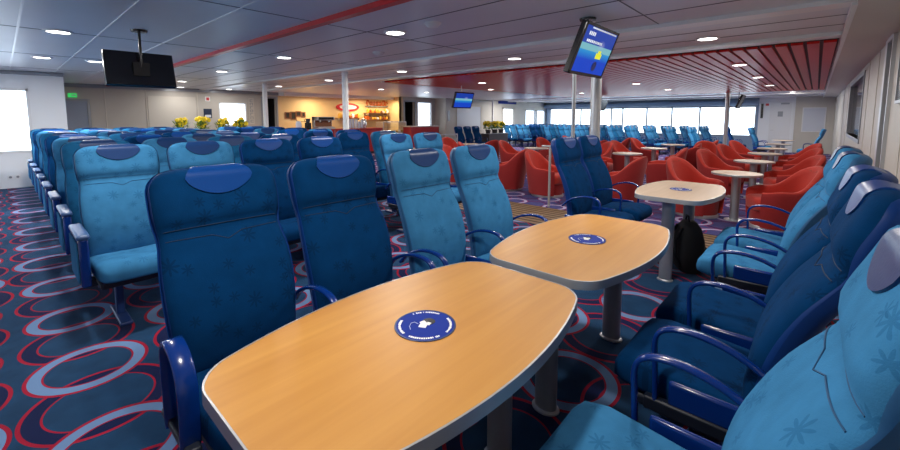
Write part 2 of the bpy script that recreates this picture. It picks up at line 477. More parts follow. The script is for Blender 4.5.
CN = {'light': 'light blue', 'dark': 'dark blue', 'teal': 'teal blue'}
ORD = ['first', 'second', 'third', 'fourth', 'fifth', 'sixth', 'seventh', 'eighth', 'ninth', 'tenth', 'eleventh', 'twelfth', 'thirteenth']
XA, XR = -1.55, -.24
gA = 'table seats with their backs to the seating block'
seat(XA, .60, 0, 0, 'dark', '-+', 'loop', 'nearest dark blue seat at the front wooden table, loop armrest in the aisle', gA)
seat(XA, 1.17, 0, 0, 'dark', '+', 'arc', 'second dark blue seat at the far end of the nearest wooden table', gA)
seat(XA, 1.80, 0, 0, 'light', '-+', 'arc', 'light blue star-patterned seat beside the gap between the two wooden tables', gA)
seat(XA, 2.37, 0, 0, 'light', '+', 'arc', 'light blue seat at the second wooden table, next to the slatted ramp', gA)
seat(XA, 3.86, 0, 0, 'dark', '-+', 'arc', 'dark blue seat left of the pair facing the pale table by the ramp', gA)
seat(XA, 4.42, 0, 0, 'dark', '+', 'arc', 'dark blue seat in front of the round pillar, right of its pair', gA)
gR = 'table seats along the right wall'
seat(XR, 1.04, 0, PI, 'light', '+-', 'lean', 'light blue star-patterned seat in the bottom right corner, closest of all', gR)
seat(XR, 1.80, 0, PI, 'dark', '+-', 'lean', 'dark navy seat by the right wall, just beyond the closest light blue seat', gR)
seat(XR, 2.37, 0, PI, 'dark', '-', 'lean', 'dark navy seat by the right wall, second one beyond the closest light blue seat', gR)
seat(XR, 3.32, 0, PI, 'light', '+-', 'lean', 'light blue seat by the right wall facing the pale table, cushion in view', gR)
seat(XR, 3.94, 0, PI, 'light', '-', 'lean', 'light blue seat by the right wall mostly hidden behind its light blue neighbour', gR)
# block rows
XB = [-3.55 - .92*i for i in range(8)]
cols = [['light', 'light', 'dark', 'dark'], ['teal', 'light', 'teal', 'dark'], ['light', 'dark', 'light', 'dark'], ['dark', 'teal', 'dark', 'light'],
        ['teal', 'light', 'light', 'teal'], ['light', 'teal', 'dark', 'light'], ['dark', 'light', 'teal', 'light'], ['light', 'light', 'light', 'light']]
for r, x in enumerate(XB):
    for k, y in enumerate((.57, 1.13, 1.69, 2.25)):
        seat(x, y, 0, 0, cols[r][k], '-+' if k == 0 else '+', 'block',
             '%s seat, %s from the aisle in the %s row of the left block' % (CN[cols[r][k]], ORD[k], ORD[r]), 'seats in rows of the left block')
cols2 = [['light', 'light'], ['dark', 'teal'], ['dark', 'dark'], ['dark', 'light'], ['light', 'dark'], ['dark', 'dark'], ['light', 'light'], ['light', 'light']]
for r, x in enumerate(XB[:7]):
    for k, y in enumerate((3.30, 3.86)):
        seat(x, y, 0, 0, cols2[r][k], '-+' if k == 0 else '+', 'arc',
             '%s seat, %s in the %s pair of the short rows before the cafe' % (CN[cols2[r][k]], ('left', 'right')[k], ORD[r]), 'pairs of seats before the cafe')
# rows by the front windows
ZL = -.2
n = 0
for i in range(12):
    x = -12.3 + .80*i
    for k, y in enumerate((18.6, 19.17, 19.74, 21.2, 21.77, 22.34)):
        c = 'dark' if (i == 2 and k < 2) else ('teal' if (i+k) % 4 == 0 else 'light')
        seat(x, y, ZL, 0, c, '-+' if k in (0, 3) else '+', 'arc', '%s seat, %s in the %s row from the left wall before the front windows' % (CN[c], ORD[k], ORD[i]), 'seats before the front windows')
for k, (x, y, rz, c, lab) in enumerate(((-1.55, 19.6, 0, 'light', 'light blue seat facing the far table near the white door, nearer one'),
        (-1.55, 20.2, 0, 'teal', 'teal seat facing the far table near the white door, farther one'),
        (-2.4, 20.45, 0, 'dark', 'dark blue seat in front of the far right window'),
        (-.15, 19.0, PI, 'light', 'light blue seat under the framed board, leaning against the right wall'),
        (-11.2, 13.3, 0, 'dark', 'dark blue seat left in the group of three under the wall board'), (-11.2, 13.9, 0, 'dark', 'dark blue seat middle in the group of three under the wall board'),
        (-11.2, 14.5, 0, 'dark', 'dark blue seat right in the group of three under the wall board'))):
    seat(x, y, ZL, rz, c, '-+', 'arc', lab, 'scattered far seats')

# ------------------------------------------------------------------ wooden tables
def table_outline(L=.582, we=.252, wb=.360, r=.09, inset=0.):
    pts = []; N = 26
    side = [(we + (wb-we)*(1-(t)**2), t*(L)) for t in [-1+2*i/N for i in range(N+1)]]
    # round the corners by superellipse blend at the ends
    full = []
    for x, y in side:
        d = L-abs(y)
        if d < r: x -= (r-math.sqrt(max(r*r-(r-d)**2, 0)))
        full.append((x, y))
    extra = []
    for i, (x, y) in enumerate(full): extra.append((x, y))
    # finer corner sampling
    def corner(sgn):
        out = []
        for k in range(9):
            d = r*(1-math.sin(PI/2*k/8)) ; y = sgn*(L-d)
            x = we+(wb-we)*(1-(y/L)**2) - (r-math.sqrt(max(r*r-(r-d)**2, 0)))
            out.append((x, y))
        return out
    mid = [(x, y) for x, y in full if abs(y) < L-r]
    right = corner(-1)[::-1] + mid + corner(1)
    bulge = lambda x, y: y + math.copysign(.012*(1-(x/we)**2), y) if abs(y) > L-.002 else y
    poly = right + [(-x, y) for x, y in reversed(right)]
    if inset: poly = [(x*(1-inset/wb), y*(1-inset/L)) for x, y in poly]
    return poly
def sticker(parent, z, yaw=0, r=.098):
    s = MB().lathe([(r, 0), (r, .0012)], 40).build('charging_sticker', 'sign_blue', parent); s.location = (0, 0, z); s.rotation_euler = (0, 0, yaw)
    MB().loft([[(q*math.cos(2*PI*k/40), q*math.sin(2*PI*k/40), zz) for k in range(40)] for q, zz in ((r, .0), (r*.998, .0006), (r*.95, .0006), (r*.948, 0))], True, False).move((0, 0, .0012)).build('rim', 'navy_edge', s)
    rnd = random.Random(2)
    for a0, a1 in ((20, 82), (98, 168), (188, 262), (280, 344)):        # the curved line of small lettering
        a = a0; t = MB()
        while a < a1:
            aw = rnd.choice((3., 4., 4.5, 5.)); h = rnd.choice((.006, .0075, .0085)); am = math.radians(a+aw/2)
            if rnd.random() > .12:
                t.box((r*.83*math.cos(am), r*.83*math.sin(am), .0018), (h, r*.83*math.radians(aw)*.72, .0006), am)
            a += aw
        t.build('lettering', 'white', s)
    # a white phone and charger plug with a thin cable, on a black dot
    MB().lathe([(.021, 0), (.021, .0006)], 24).move((.006, -.022, .0013)).build('dot', 'black', s)
    h = MB().box((.0, .010, .0022), (.024, .022, .0008), .5).box((.012, -.004, .0022), (.020, .018, .0008), -.2).box((-.004, -.010, .0022), (.014, .016, .0008), .3)
    h.build('plug_symbol', 'white', s)
    MB().tube([(.02, .012, .0018), (.036, .012, .0018), (.040, .024, .0018), (.030, .040, .0018), (.012, .052, .0018)], .0009, 6).build('cable_symbol', 'cup', s)
def make_table(wood):
    root = thing('cafe_table', 'x', 'table')
    MB().prism(table_outline(inset=.006), .708, .740).build('tabletop', wood, root, 30)
    outer, inner = table_outline(), table_outline(inset=.0055)
    e = MB(); n = len(outer)
    e.loft([[(x, y, .704) for x, y in inner], [(x, y, .704) for x, y in outer], [(x, y, .736) for x, y in outer], [(x*.9985, y*.9985, .7405) for x, y in outer],
            [(x, y, .7408) for x, y in inner], [(x, y, .704) for x, y in inner]], True, False)
    e.build('edge_band', 'edge', root, 40)
    for sy in (-1, 1):
        l = MB().lathe([(.055, .012), (.055, .690), (.06, .704)], 24, ex=1., ey=.72).move((0, sy*.42, 0)).build('leg', 'leg_grey', root, 40)
        MB().lathe([(.068, 0), (.068, .008), (.058, .014)], 24, ex=1., ey=.78).move((0, sy*.42, 0)).build('foot_ring', 'alu', l, 40)
        MB().box((0, sy*.42, .698), (.22, .12, .012)).build('top_bracket', 'under', l)
    return root
XT = -.882
for i, (y, w, lab) in enumerate(((.858, 'wood', 'nearest honey-coloured wooden table with a round blue charging sticker'), (2.085, 'wood', 'second honey-coloured wooden table, behind the nearest one'),
                    (4.13, 'wood_pale', 'pale wooden table by the slatted ramp on two grey column legs'))):
    t = make_table(w); t.location = (XT, y, 0); tag(t, lab, 'table', group='boat-shaped tables')
    sticker(t, .7405, PI)
    if w == 'wood_pale': t.scale = (.92, .92, 1)

# backpack under the pale table
bp = thing('backpack', 'black backpack standing on the carpet under the pale table', 'bag', (-.80, 4.16, 0), .5)
body = MB(); rings = []
for z, w, d in ((0, .13, .08), (.02, .155, .10), (.15, .165, .115), (.30, .16, .105), (.40, .13, .08), (.45, .08, .05), (.46, .03, .02)):
    rings.append([(d*math.copysign(abs(math.cos(a))**.6, math.cos(a)), w*math.copysign(abs(math.sin(a))**.6, math.sin(a)), z) for a in [2*PI*k/20 for k in range(20)]])
body.loft(rings).build('body', 'black_cloth', bp, 50)
MB().blob((.11, 0, .14), (.045, .12, .11), 12, 8).build('front_pocket', 'black_cloth', bp, 50)
MB().tube([(-.02, -.05, .44), (-.02, -.03, .50), (-.02, .03, .50), (-.02, .05, .44)], .010, 8).build('handle', 'black_cloth', bp, 50)
for sy in (-1, 1):
    MB().tube([(-.08, sy*.07, .40), (-.135, sy*.085, .28), (-.135, sy*.10, .16), (-.09, sy*.11, .05)], .013, 8).build('shoulder_strap', 'black_cloth', bp, 50)

# ------------------------------------------------------------------ lounge: round tables and red tub chairs
def make_round():
    root = thing('lounge_table', 'x', 'table')
    MB().lathe([(.325, .715), (.325, .742)], 40).build('tabletop', 'wood_pale', root, 30)
    MB().lathe([(.325, .712), (.332, .714), (.333, .738), (.326, .7425), (.3255, .712)], 40).build('edge_band', 'edge', root, 40)
    l = MB().lathe([(.06, .015), (.06, .70), (.10, .712)], 20).build('leg', 'leg_grey', root, 40)
    MB().lathe([(.13, 0), (.13, .010), (.07, .02)], 28).build('foot_plate', 'alu', l, 40)
    return root
def tub_shell():
    N = 36; rings = []; A = math.radians(142)
    for i in range(N+1):
        ph = -A + 2*A*i/N; q = abs(ph)/A
        h = .92 - .05*smooth01(0, .25, q) - .29*smooth01(.16, .62, q) - .03*smooth01(.7, 1, q)
        endk = math.sqrt(max(1-max((q-.93)/.07, 0)**2, 0))
        c, s = -math.cos(ph), math.sin(ph)
        def P(rad, z, lean=1):
            k = (z-.05)/.85
            rx, ry = rad*(.355+.03*k), rad*(.345+.05*k)
            cc = math.copysign(abs(c)**.8, c); ss = math.copysign(abs(s)**.8, s)
            return (rx*cc*1.0 - .11*lean*k*max(-c, 0)**1.5, ry*ss, z)
        th = .20*endk+.02
        ring = [P(1-.02*(1-endk), .05), P(1.0, .22), P(1.01, .40), P(1.0, h-.06), P(1-.03, h-.018), P(1-.075, h), P(1-.5*th-.06, h-.004), P(1-th, h-.03), P(1-th-.01, h-.10), P(1-th-.03, .44), P(1-th-.03, .30), P(1-th, .05)]
        rings.append(ring)
    mb = MB().loft(rings); nn = 12
    for i in range(nn*N):
        if i % nn in (0, 1, 2, 3): mb.mi[i] = 1
    return mb
def make_tub(m):
    root = thing('tub_chair', 'x', 'armchair')
    sh = tub_shell().build('shell', [m, 'red_deep'], root, 60)
    rings = []
    for z, k in ((.27, .9), (.30, .97), (.38, 1.0), (.43, .98), (.452, .90), (.458, .6), (.46, .05)):
        rings.append([(max(-.26, min(.335, .02+.34*k*math.copysign(abs(math.cos(a))**.6, math.cos(a)))), .285*k*math.copysign(abs(math.sin(a))**.6, math.sin(a)), z) for a in [2*PI*j/32 for j in range(32)]])
    MB().loft(rings).build('seat_cushion', m, root, 60)
    MB().lathe([(.90, .05), (.93, .16), (.94, .28)], 32, ex=.345, ey=.325).build('base', 'red_deep', root, 60)
    MB().lathe([(.95, 0), (.96, .02), (.93, .05)], 32, ex=.345, ey=.325).build('plinth_ring', 'alu', root, 60)
    # headrest tab on the inside of the back
    t = MB(); pts = []
    for j in range(9):
        a = (j/8-.5)*.62; row = []
        for zz, dx in ((.925, -.015), (.915, .02), (.89, .045), (.86-.03*math.cos(a*5), .052)):
            k = (zz-.05)/.85
            row.append((-(.385)*math.cos(a)**.8*.90 - .11*k + dx, .385*math.sin(a)*.86, zz - .02*abs(a)*2))
        pts.append(row)
    t.loft([r + [(x-.02, y, z-.01) for x, y, z in reversed(r)] for r in pts]).build('headrest_tab', 'red_tab', sh, 60)
    return root
TUB = {'red': make_tub('red'), 'red_deep': make_tub('red_deep')}
RT = make_round()
usedp = set()
def place(p, x, y, z, rz, label, group, cat=None):
    if p.name in usedp: p = dup(p)
    else: usedp.add(p.name)
    p.location = (x, y, z); p.rotation_euler = (0, 0, rz); p['label'] = label; p['group'] = group
    return p
rc = ['right-hand', 'second', 'third', 'left-hand']
for ci, x in enumerate((-.86, -3.30, -5.76, -8.2)):
    for ri, y in enumerate((7.55, 9.85, 12.1, 14.2)):
        if ci == 3 and ri > 1: continue
        y += .12*((ci*3+ri*5) % 3 - 1) if ci else 0
        place(RT, x, y, ZL, 0, 'pale round table, %s from the ramp in the %s column of the red lounge' % (ORD[ri], rc[ci]), 'round tables in the red lounge')
        for sd in (-1, 1):
            rr = random.Random(ci*17+ri*5+sd); jx = rr.uniform(-.05, .05); jy = rr.uniform(-.12, .12); jr = rr.uniform(-.3, .3)
            if ci == 0: jx, jy, jr = (.19 + jx*.5, .04, -.42) if sd < 0 else (-.16 + jx*.5, -.16, .45)
            col = 'red' if (sd < 0) else 'red_deep'
            col = 'red'
            place(TUB[col], x + sd*.70 + jx, y + jy, ZL, (0 if sd < 0 else PI) + jr,
                  'red tub chair %s of the %s round table from the ramp, %s column' % ('left' if sd < 0 else 'right', ORD[ri], rc[ci]), 'red tub chairs')
for k, (x, y, rz, lab) in enumerate(((-2.08, 10.98, 1.9, 'red tub chair standing alone between the right-hand and second table columns, nearer'), (-2.2, 13.2, -1.2, 'red tub chair standing alone between the right-hand and second table columns, farther'),
        (-4.53, 11.0, -2.2, 'red tub chair standing alone between the second and third table columns'), (-6.97, 8.75, .6, 'red tub chair standing alone between the third and left-hand table columns'))):
    place(TUB['red'], x, y, ZL, rz, lab, 'red tub chairs')
for nm in ('red_deep',):
    o = TUB[nm]
    if o.name not in usedp:
        for ch in list(o.children_recursive): bpy.data.objects.remove(ch)
        bpy.data.objects.remove(o)
# far tables
for k, (x, y, lab) in enumerate(((-.86, 16.6, 'pale round table beyond the red lounge, nearer of the far two'), (-.86, 19.3, 'pale round table between the far blue seats'))):
    place(RT, x, y, ZL, 0, lab, 'round tables beyond the lounge')

# ------------------------------------------------------------------ floor and ramp
f = MB(); f.b2(-15.4, .6, -2.6, 4.6, -.3, 0); struct(f.build('floor', 'carpet'))
f = MB(); f.b2(-15.4, .6, 6.4, 24.1, -.5, ZL); struct(f.build('floor_lounge', 'carpet_lounge'))
r = MB(); y0, y1 = 4.6, 6.4; rise = ZL/(y1-y0)
r.add([(-15.4, y0, -.004), (.6, y0, -.004), (.6, y1, ZL-.004), (-15.4, y1, ZL-.004), (-15.4, y0, -.4), (.6, y0, -.4), (.6, y1, -.4), (-15.4, y1, -.4)],
      [(0, 1, 2, 3), (7, 6, 5, 4), (0, 4, 5, 1), (1, 5, 6, 2), (2, 6, 7, 3), (3, 7, 4, 0)], 1)
NS = 9
for i in range(NS):
    ya = y0 + (y1-y0)*(i+.5)/NS
    r.box((-7.4, ya, (ya-y0)*rise-.0085), (16., (y1-y0)/NS*.60, .014), 0, 0, 0, math.atan(rise))
struct(r.build('floor_ramp', ['slat', 'slat_dark']))

# ------------------------------------------------------------------ walls
def wall(name, axis, pos, th, a0, a1, z0, z1, holes=(), m='wall_white'):
    """axis 'x': plane x=pos spanning y; th signed thickness away from the room"""
    As = sorted({a0, a1, *[h[0] for h in holes], *[h[1] for h in holes]}); Zs = sorted({z0, z1, *[h[2] for h in holes], *[h[3] for h in holes]})
    w = MB()
    for i in range(len(As)-1):
        for k in range(len(Zs)-1):
            ca, cz = (As[i]+As[i+1])/2, (Zs[k]+Zs[k+1])/2
            if any(h[0] < ca < h[1] and h[2] < cz < h[3] for h in holes): continue
            if axis == 'x': w.b2(pos, pos+th, As[i], As[i+1], Zs[k], Zs[k+1])
            else: w.b2(As[i], As[i+1], pos, pos+th, Zs[k], Zs[k+1])
    return struct(w.build(name, m))
WN = [0]
def window(axis, pos, th, a0, a1, z0, z1, mull=(), fm='frame_white', fw=.05):
    WN[0] += 1; nm = 'window_%d' % WN[0]
    t = bpy.data.objects.new(nm, None); C.objects.link(t); t['kind'] = 'structure'
    def bx(mb, aa, ab, za, zb, d0, d1):
        if axis == 'x': mb.b2(pos+d0, pos+d1, aa, ab, za, zb)
        else: mb.b2(aa, ab, pos+d0, pos+d1, za, zb)
    sg = 1 if th > 0 else -1
    fr = MB()
    d0, d1 = -.012*sg, .06*sg
    bx(fr, a0-.01, a0+fw, z0-.01, z1+.01, d0, d1); bx(fr, a1-fw, a1+.01, z0-.01, z1+.01, d0, d1); bx(fr, a0, a1, z0-.01, z0+fw, d0, d1); bx(fr, a0, a1, z1-fw, z1+.01, d0, d1)
    for q in mull: bx(fr, q-.035, q+.035, z0, z1, d0, d1)
    fr.build('window_frame', fm, t)
    g = MB(); bx(g, a0+fw*.5, a1-fw*.5, z0+fw*.5, z1-fw*.5, .03*sg, .036*sg); g.build('window_glass', 'glass', t)
ZC = 2.3
XL, XL2, XL3, XRW = -11.7, -14.9, -13.2, .55
wall('wall_left', 'x', XL, -.15, -2.6, .93, -.1, ZC, [(-2.4, .40, .70, 1.95)])
window('x', XL, -.15, -2.4, .40, .70, 1.95, (), fw=.035)  # out-of-view part widened to let more daylight onto the left ceiling
wall('wall_recess', 'y', .93, -.15, XL2-.1, XL-.15, -.1, ZC)
wall('wall_beige', 'x', XL2, -.15, .93, 6.95, -.3, ZC, [(4.93, 5.80, 1.1, 1.88), (6.37, 6.87, -.2, 2.08)], 'wall_beige')
wall('wall_cafe', 'x', XL2, -.15, 6.95, 12.1, -.4, ZC, [], 'wall_warm')
window('x', XL2, -.15, 4.93, 5.80, 1.1, 1.88, (), fw=.03)
wall('wall_cafe_end', 'y', 12.1, .1, XL2-.1, -13.9, -.4, ZC, [], 'wall_warm')
wall('wall_passage', 'x', -13.9, -.15, 12.1, 14.3, -.4, ZC, [(13.1, 14.05, .75, 2.10), (12.3, 12.93, -.2, 2.10)], 'wall_beige')
window('x', -13.9, -.15, 13.1, 14.05, .75, 2.10, (), fw=.04)
wall('wall_side', 'x', XL3, -.15, 14.3, 24.0, -.4, ZC+.1, [(19.0, 20.25, -.2, 1.95), (21.45, 22.65, .65, 1.84), (22.8, 23.9, .65, 1.84)], 'wall_beige')
wall('wall_side_end', 'y', 14.3, .1, -13.9, XL3-.15, -.4, ZC, [], 'wall_beige')
window('x', XL3, -.15, 19.0, 20.25, -.15, 1.95, (), fw=.10, fm='wall_beige')
window('x', XL3, -.15, 21.45, 22.65, .65, 1.84, (), 'frame_grey', .06)
window('x', XL3, -.15, 22.8, 23.9, .65, 1.84, (), 'frame_grey', .06)
wall('wall_front', 'y', 24.0, .15, XL3-.15, -2.05, -.4, ZC+.1, [(-12.9, -2.14, .48, 1.92)], 'wall_blue')
window('y', 24.0, .15, -12.9, -2.14, .48, 1.92, (-10.81, -8.95, -8.30, -7.0, -5.75, -4.46, -3.23), 'frame_grey', .05)
wall('wall_front_door', 'y', 23.9, .2, -2.05, -.74, -.4, ZC+.1, [], 'wall_white')
wall('wall_front_board', 'y', 23.95, .2, -.74, .75, -.4, ZC+.1, [], 'wall_panel')
wall('wall_right', 'x', XRW, .15, -2.6, 24.1, -.4, ZC, [(9.7, 13.3, 1.02, 2.10), (6.15, 6.55, -.2, 2.2)], 'wall_beige')
wall('wall_back', 'y', -2.6, -.15, XL-.15, XRW+.15, -.1, ZC, [(-10.6, -5.6, .7, 1.95)], 'wall_white')
window('y', -2.6, -.15, -10.6, -5.6, .7, 1.95, (-9.4, -8.1, -6.9))

# ------------------------------------------------------------------ ceiling
c = MB(); c.b2(-15.4, .75, -2.75, 24.2, ZC, ZC+.12)
struct(c.build('ceiling', 'ceil'))
tn = [0]
def trim(mb, m, bevel=0):
    tn[0] += 1; return struct(mb.build('trim_%d' % tn[0], m, bevel=bevel))
lines = [-.43, .18, .79, 1.40]
j = MB()
for y in lines: j.b2(-15, .17, y-.009, y+.009, ZC-.006, ZC)
trim(j, 'joint')
j = MB()
for y in (2.67, 3.28, 3.89, 5.05, 5.55): j.b2(-15, .17, y-.006, y+.006, ZC-.003, ZC)
for x in (-1.2, -3.6, -6.0, -8.4, -10.8): j.b2(x-.005, x+.005, -2.6, 4.35, ZC-.003, ZC)
for y in (18.4, 20.4, 22.4): j.b2(-13, .17, y-.006, y+.006, ZC-.003, ZC)
trim(j, 'joint_dark')
trim(MB().b2(-14.9, .17, 2.03, 2.10, ZC-.045, ZC), 'red_strip')
b = MB(); b.b2(-14.9, .17, 4.36, 4.56, ZC-.035, ZC); trim(b, 'white_beam')
b = MB(); b.b2(-13.9, .17, 6.0, 6.22, ZC-.035, ZC); trim(b, 'white_beam')
b = MB(); b.b2(-13.1, .17, 17.55, 17.75, ZC-.05, ZC); b.b2(-13.1, .17, 19.4, 19.6, ZC-.06, ZC); b.b2(-13.1, .17, 21.6, 21.8, ZC-.06, ZC); trim(b, 'white_beam')
b = MB(); b.b2(.17, .55, -2.6, 24.0, ZC-.05, ZC); trim(b, 'soffit')
b = MB(); b.b2(.14, .175, 4.4, 24.0, ZC-.055, ZC); trim(b, 'white_beam')
# red slatted ceiling field
rs = MB(); x0, x1, ya, yb = -8.1, .13, 6.5, 17.5
rs.b2(x0, x1, ya, yb, ZC-.012, ZC-.002, 1)
for i in range(56):
    xa = x0 + (x1-x0)*(i+.5)/56
    rs.b2(xa-.056, xa+.056, ya, yb, ZC-.04, ZC-.012, 0)
struct(rs.build('ceiling_red_panel', ['red_gloss', 'red_gap']))
b = MB(); b.b2(x0-.06, x0, ya-.06, yb+.06, ZC-.05, ZC); b.b2(x0, x1, yb, yb+.06, ZC-.05, ZC); trim(b, 'white_beam')
# valance over the front windows and rail over the left window
trim(MB().b2(-13.1, -2.06, 23.55, 23.95, 1.96, 2.16), 'wall_blue')
trim(MB().b2(XL+.02, XL+.12, -2.5, .93, ZC-.07, ZC-.01), 'frame_grey')
trim(MB().b2(XL2+.0, XL2+.06, .95, 6.95, ZC-.10, ZC), 'frame_grey')
trim(MB().b2(XL2+.0, XL2+.5, 6.95, 12.1, ZC-.12, ZC), 'white_beam')

# pillars and slim posts
def pillar(x, y, z0, r, lab, m='frame_white'):
    o = MB().tube([(0, 0, z0), (0, 0, ZC)], r, 20).build('pillar', m, None, 40); o.location = (x, y, 0)
    return tag(o, lab, 'pillar', 'ceiling pillars')
pillar(-7.16, 4.74, -.04, .062, 'white round pillar in front of the cafe sign')
pillar(-11.05, 4.80, -.045, .062, 'white round pillar right of the yellow flowers')
pillar(-1.96, 4.75, -.03, .060, 'grey round pillar under the bright screen', 'alu')
pillar(-2.40, 17.4, ZL, .065, 'grey round pillar before the front windows', 'alu')
pillar(-12.7, 17.4, ZL, .05, 'slim white post by the far planter')
pillar(-2.33, 4.95, -.04, .024, 'thin steel post left of the pillar under the screen', 'alu')

# handrail at the foot of the ramp
h = thing('handrail', 'grey handrail post with a short bar at the foot of the ramp', 'handrail', (-3.45, 6.45, ZL))
MB().tube([(0, 0, 0), (0, 0, 1.07)], .022, 14).build('post', 'alu', h, 40)
MB().box((.10, 0, 1.085), (.52, .05, .035)).build('bar', 'alu', h, bevel=.01)
# railing by the cafe
h = thing('railing', 'steel railing between the cafe and the red lounge', 'railing', (-9.85, 0, ZL))
for y in (9.3, 11.3): MB().tube([(0, y, 0), (0, y, .98)], .02, 10).build('post', 'alu', h, 40)
for z in (.97, .55): MB().tube([(0, 9.3, z), (0, 11.3, z)], .022, 10).build('rail', 'alu', h, 40)
MB().b2(-.006, .006, 9.35, 11.25, .12, .9).build('glass_panel', 'glass', h)

# ------------------------------------------------------------------ downlights
LAMPS = [(-5.98, .47), (-8.72, .48), (-8.71, 1.09), (-3.39, 2.88), (-6.02, 2.93), (-8.74, 2.98), (-11.9, 3.12), (-14.3, 3.7), (-14.15, 5.0), (-11.7, 5.5), (-8.9, 5.44),
         (-10.5, 8.3), (-6.11, 5.35), (-10.55, 10.4), (-3.5, 5.35), (-.99, 5.49), (-6.3, 8.17), (-7.6, 10.3), (-3.5, 8.2), (-1.0, 8.2), (-3.5, 11.0), (-1.0, 11.0), (-3.5, 14.0), (-6.3, 14.0), (-1.0, 14.0), (-1.0, 2.9), (-1.0, .45), (-3.4, .45), (-.7, 19.0), (-.7, 21.8)]  # last two are added, to brighten the front board wall
NUM = ORD + ['fourteenth', 'fifteenth', 'sixteenth', 'seventeenth', 'eighteenth', 'nineteenth', 'twentieth', 'twenty-first', 'twenty-second', 'twenty-third', 'twenty-fourth', 'twenty-fifth', 'twenty-sixth', 'twenty-seventh', 'twenty-eighth', 'twenty-ninth', 'thirtieth']
def lname(x, y):
    reds = 6.5 < y < 17.5 and x > -8.1
    k = [q for q in LAMPS if (6.5 < q[1] < 17.5 and q[0] > -8.1) == reds]
    return 'downlight in the %s ceiling, %s of %d counted from the cabin aisle' % ('red slatted' if reds else 'grey panel', NUM[sorted(k, key=lambda q: q[1]).index((x, y))], len(k))
LP = None
for i, (x, y) in enumerate(LAMPS):
    red = 6.5 < y < 17.5 and x > -8.1
    z = ZC - (.042 if red else .001)
    if LP is None:
        LP = thing('downlight', 'x', 'ceiling light')
        MB().lathe([(.125, 0), (.12, -.012), (.095, -.014), (.092, 0)], 28).build('trim_ring', 'frame_white', LP, 40)
        MB().lathe([(.092, -.004), (.092, -.010)], 28).build('lens', 'lamp', LP, 40)
        d = LP
    else: d = dup(LP)
    d.location = (x, y, z); d['label'] = lname(x, y); d['group'] = 'ceiling downlights'
    L = bpy.data.lights.new('downlight_lamp', 'AREA'); L.shape = 'DISK'; L.size = .17; L.energy = 9 if x < -13 else 40 if (x < -8 and y < 1.2) else (25 if not red else 19); L.color = (1, .955, .90)
    lo = bpy.data.objects.new('downlight_lamp', L); C.objects.link(lo); lo.location = (x, y, z-.02)
for i, (x, y, lab) in enumerate(((-2.8, 2.85, 'small white smoke detector on the ceiling left of the hanging screen'), (-4.6, 3.6, 'small white smoke detector on the ceiling between two downlights'))):
    s = thing('smoke_detector', lab, 'smoke detector', (x, y, ZC), 0, 'smoke detectors')
    MB().lathe([(.075, 0), (.075, -.015), (.05, -.04), (.02, -.045)], 20).build('body', 'white', s, 40)
    MB().lathe([(.085, 0), (.085, -.008)], 20).build('base', 'white', s, 40)

# ------------------------------------------------------------------ hanging screens
def tv(x, y, zc, w, hh, tilt, face, lab, on=True):
    """face=+1: screen looks to +X; tilt leans the top towards the viewer side"""
    t = thing('television', lab, 'television', (x, y, ZC), 0, 'hanging screens')
    pb = bpy.data.objects.new('screen_panel', None)
    body = MB().box((0, 0, 0), (.055, w, hh)).build('panel', 'black', t, bevel=.008)
    body.location = (.05*face, 0, zc-ZC); body.rotation_euler = (0, tilt*face, 0)
    bz = MB()
    bz.b2(.028*face, .036*face, -w/2, w/2, hh/2-.022, hh/2); bz.b2(.028*face, .036*face, -w/2, w/2, -hh/2, -hh/2+.028)
    bz.b2(.028*face, .036*face, -w/2, -w/2+.022, -hh/2, hh/2); bz.b2(.028*face, .036*face, w/2-.022, w/2, -hh/2, hh/2)
    bz.build('bezel', 'black', body)
    if on:
        s = MB().b2(.0, .004*face, -.5, .5, -.5, .5).build('display', 'screen', body); s.location = (.0285*face, 0, 0); s.scale = (1, w-.045, hh-.05)
        if w < .74 and zc > 1.95:
            tx = MB(); rnd = random.Random(3); X0 = .034*face
            y = -w*.36
            for i in range(4): tx.b2(X0, X0+.001, y, y+.024, hh*.28, hh*.35); y += .034
            y = -w*.36
            for i in range(10):
                ww = rnd.uniform(.018, .032); tx.b2(X0, X0+.001, y, y+ww, hh*.15, hh*.20); y += ww+.010
            tx.b2(X0, X0+.001, -w*.32, w*.43, hh*.405, hh*.435)
            tx.build('screen_text', 'screen_white', s.parent)
            MB().b2(X0, X0+.001, .03, .15, -.055, -.005).b2(X0, X0+.001, .06, .12, -.005, .02).build('screen_boat', 'screen_yellow', s.parent)
            dt = MB().lathe([(.045, 0), (.045, .001)], 20).build('screen_dot', 'screen_navy', s.parent); dt.location = (X0, .08, -.125); dt.rotation_euler = (0, PI/2*face, 0)
    MB().tube([(0, 0, 0), (0, 0, zc-ZC+.02)], .013, 12).build('ceiling_pole', 'black' if not on else 'alu', t, 40)
    MB().lathe([(.075, 0), (.07, -.02)], 20).build('ceiling_flange', 'black', t, 40)
    MB().box((.02*face, 0, zc-ZC), (.06, .14, .14)).build('wall_bracket', 'black', t)
    return t
tv(-5.30, 1.03, 1.90, .60, .37, .30, -1, 'black screen seen from behind, hanging over the left seating block', False)
tv(-1.62, 3.68, 2.00, .71, .45, .38, 1, 'bright blue information screen hanging in front of the grey pillar')
tv(-7.3, 8.55, 1.86, .76, .44, .30, 1, 'small lit screen hanging before the far wall board')
tv(-6.9, 17.3, 1.90, .76, .46, .35, 1, 'dark screen hanging before the front windows, seen edge-on', False)
tv(-2.05, 17.2, 1.93, .76, .48, .35, 1, 'dark screen hanging right of the far grey pillar', False)

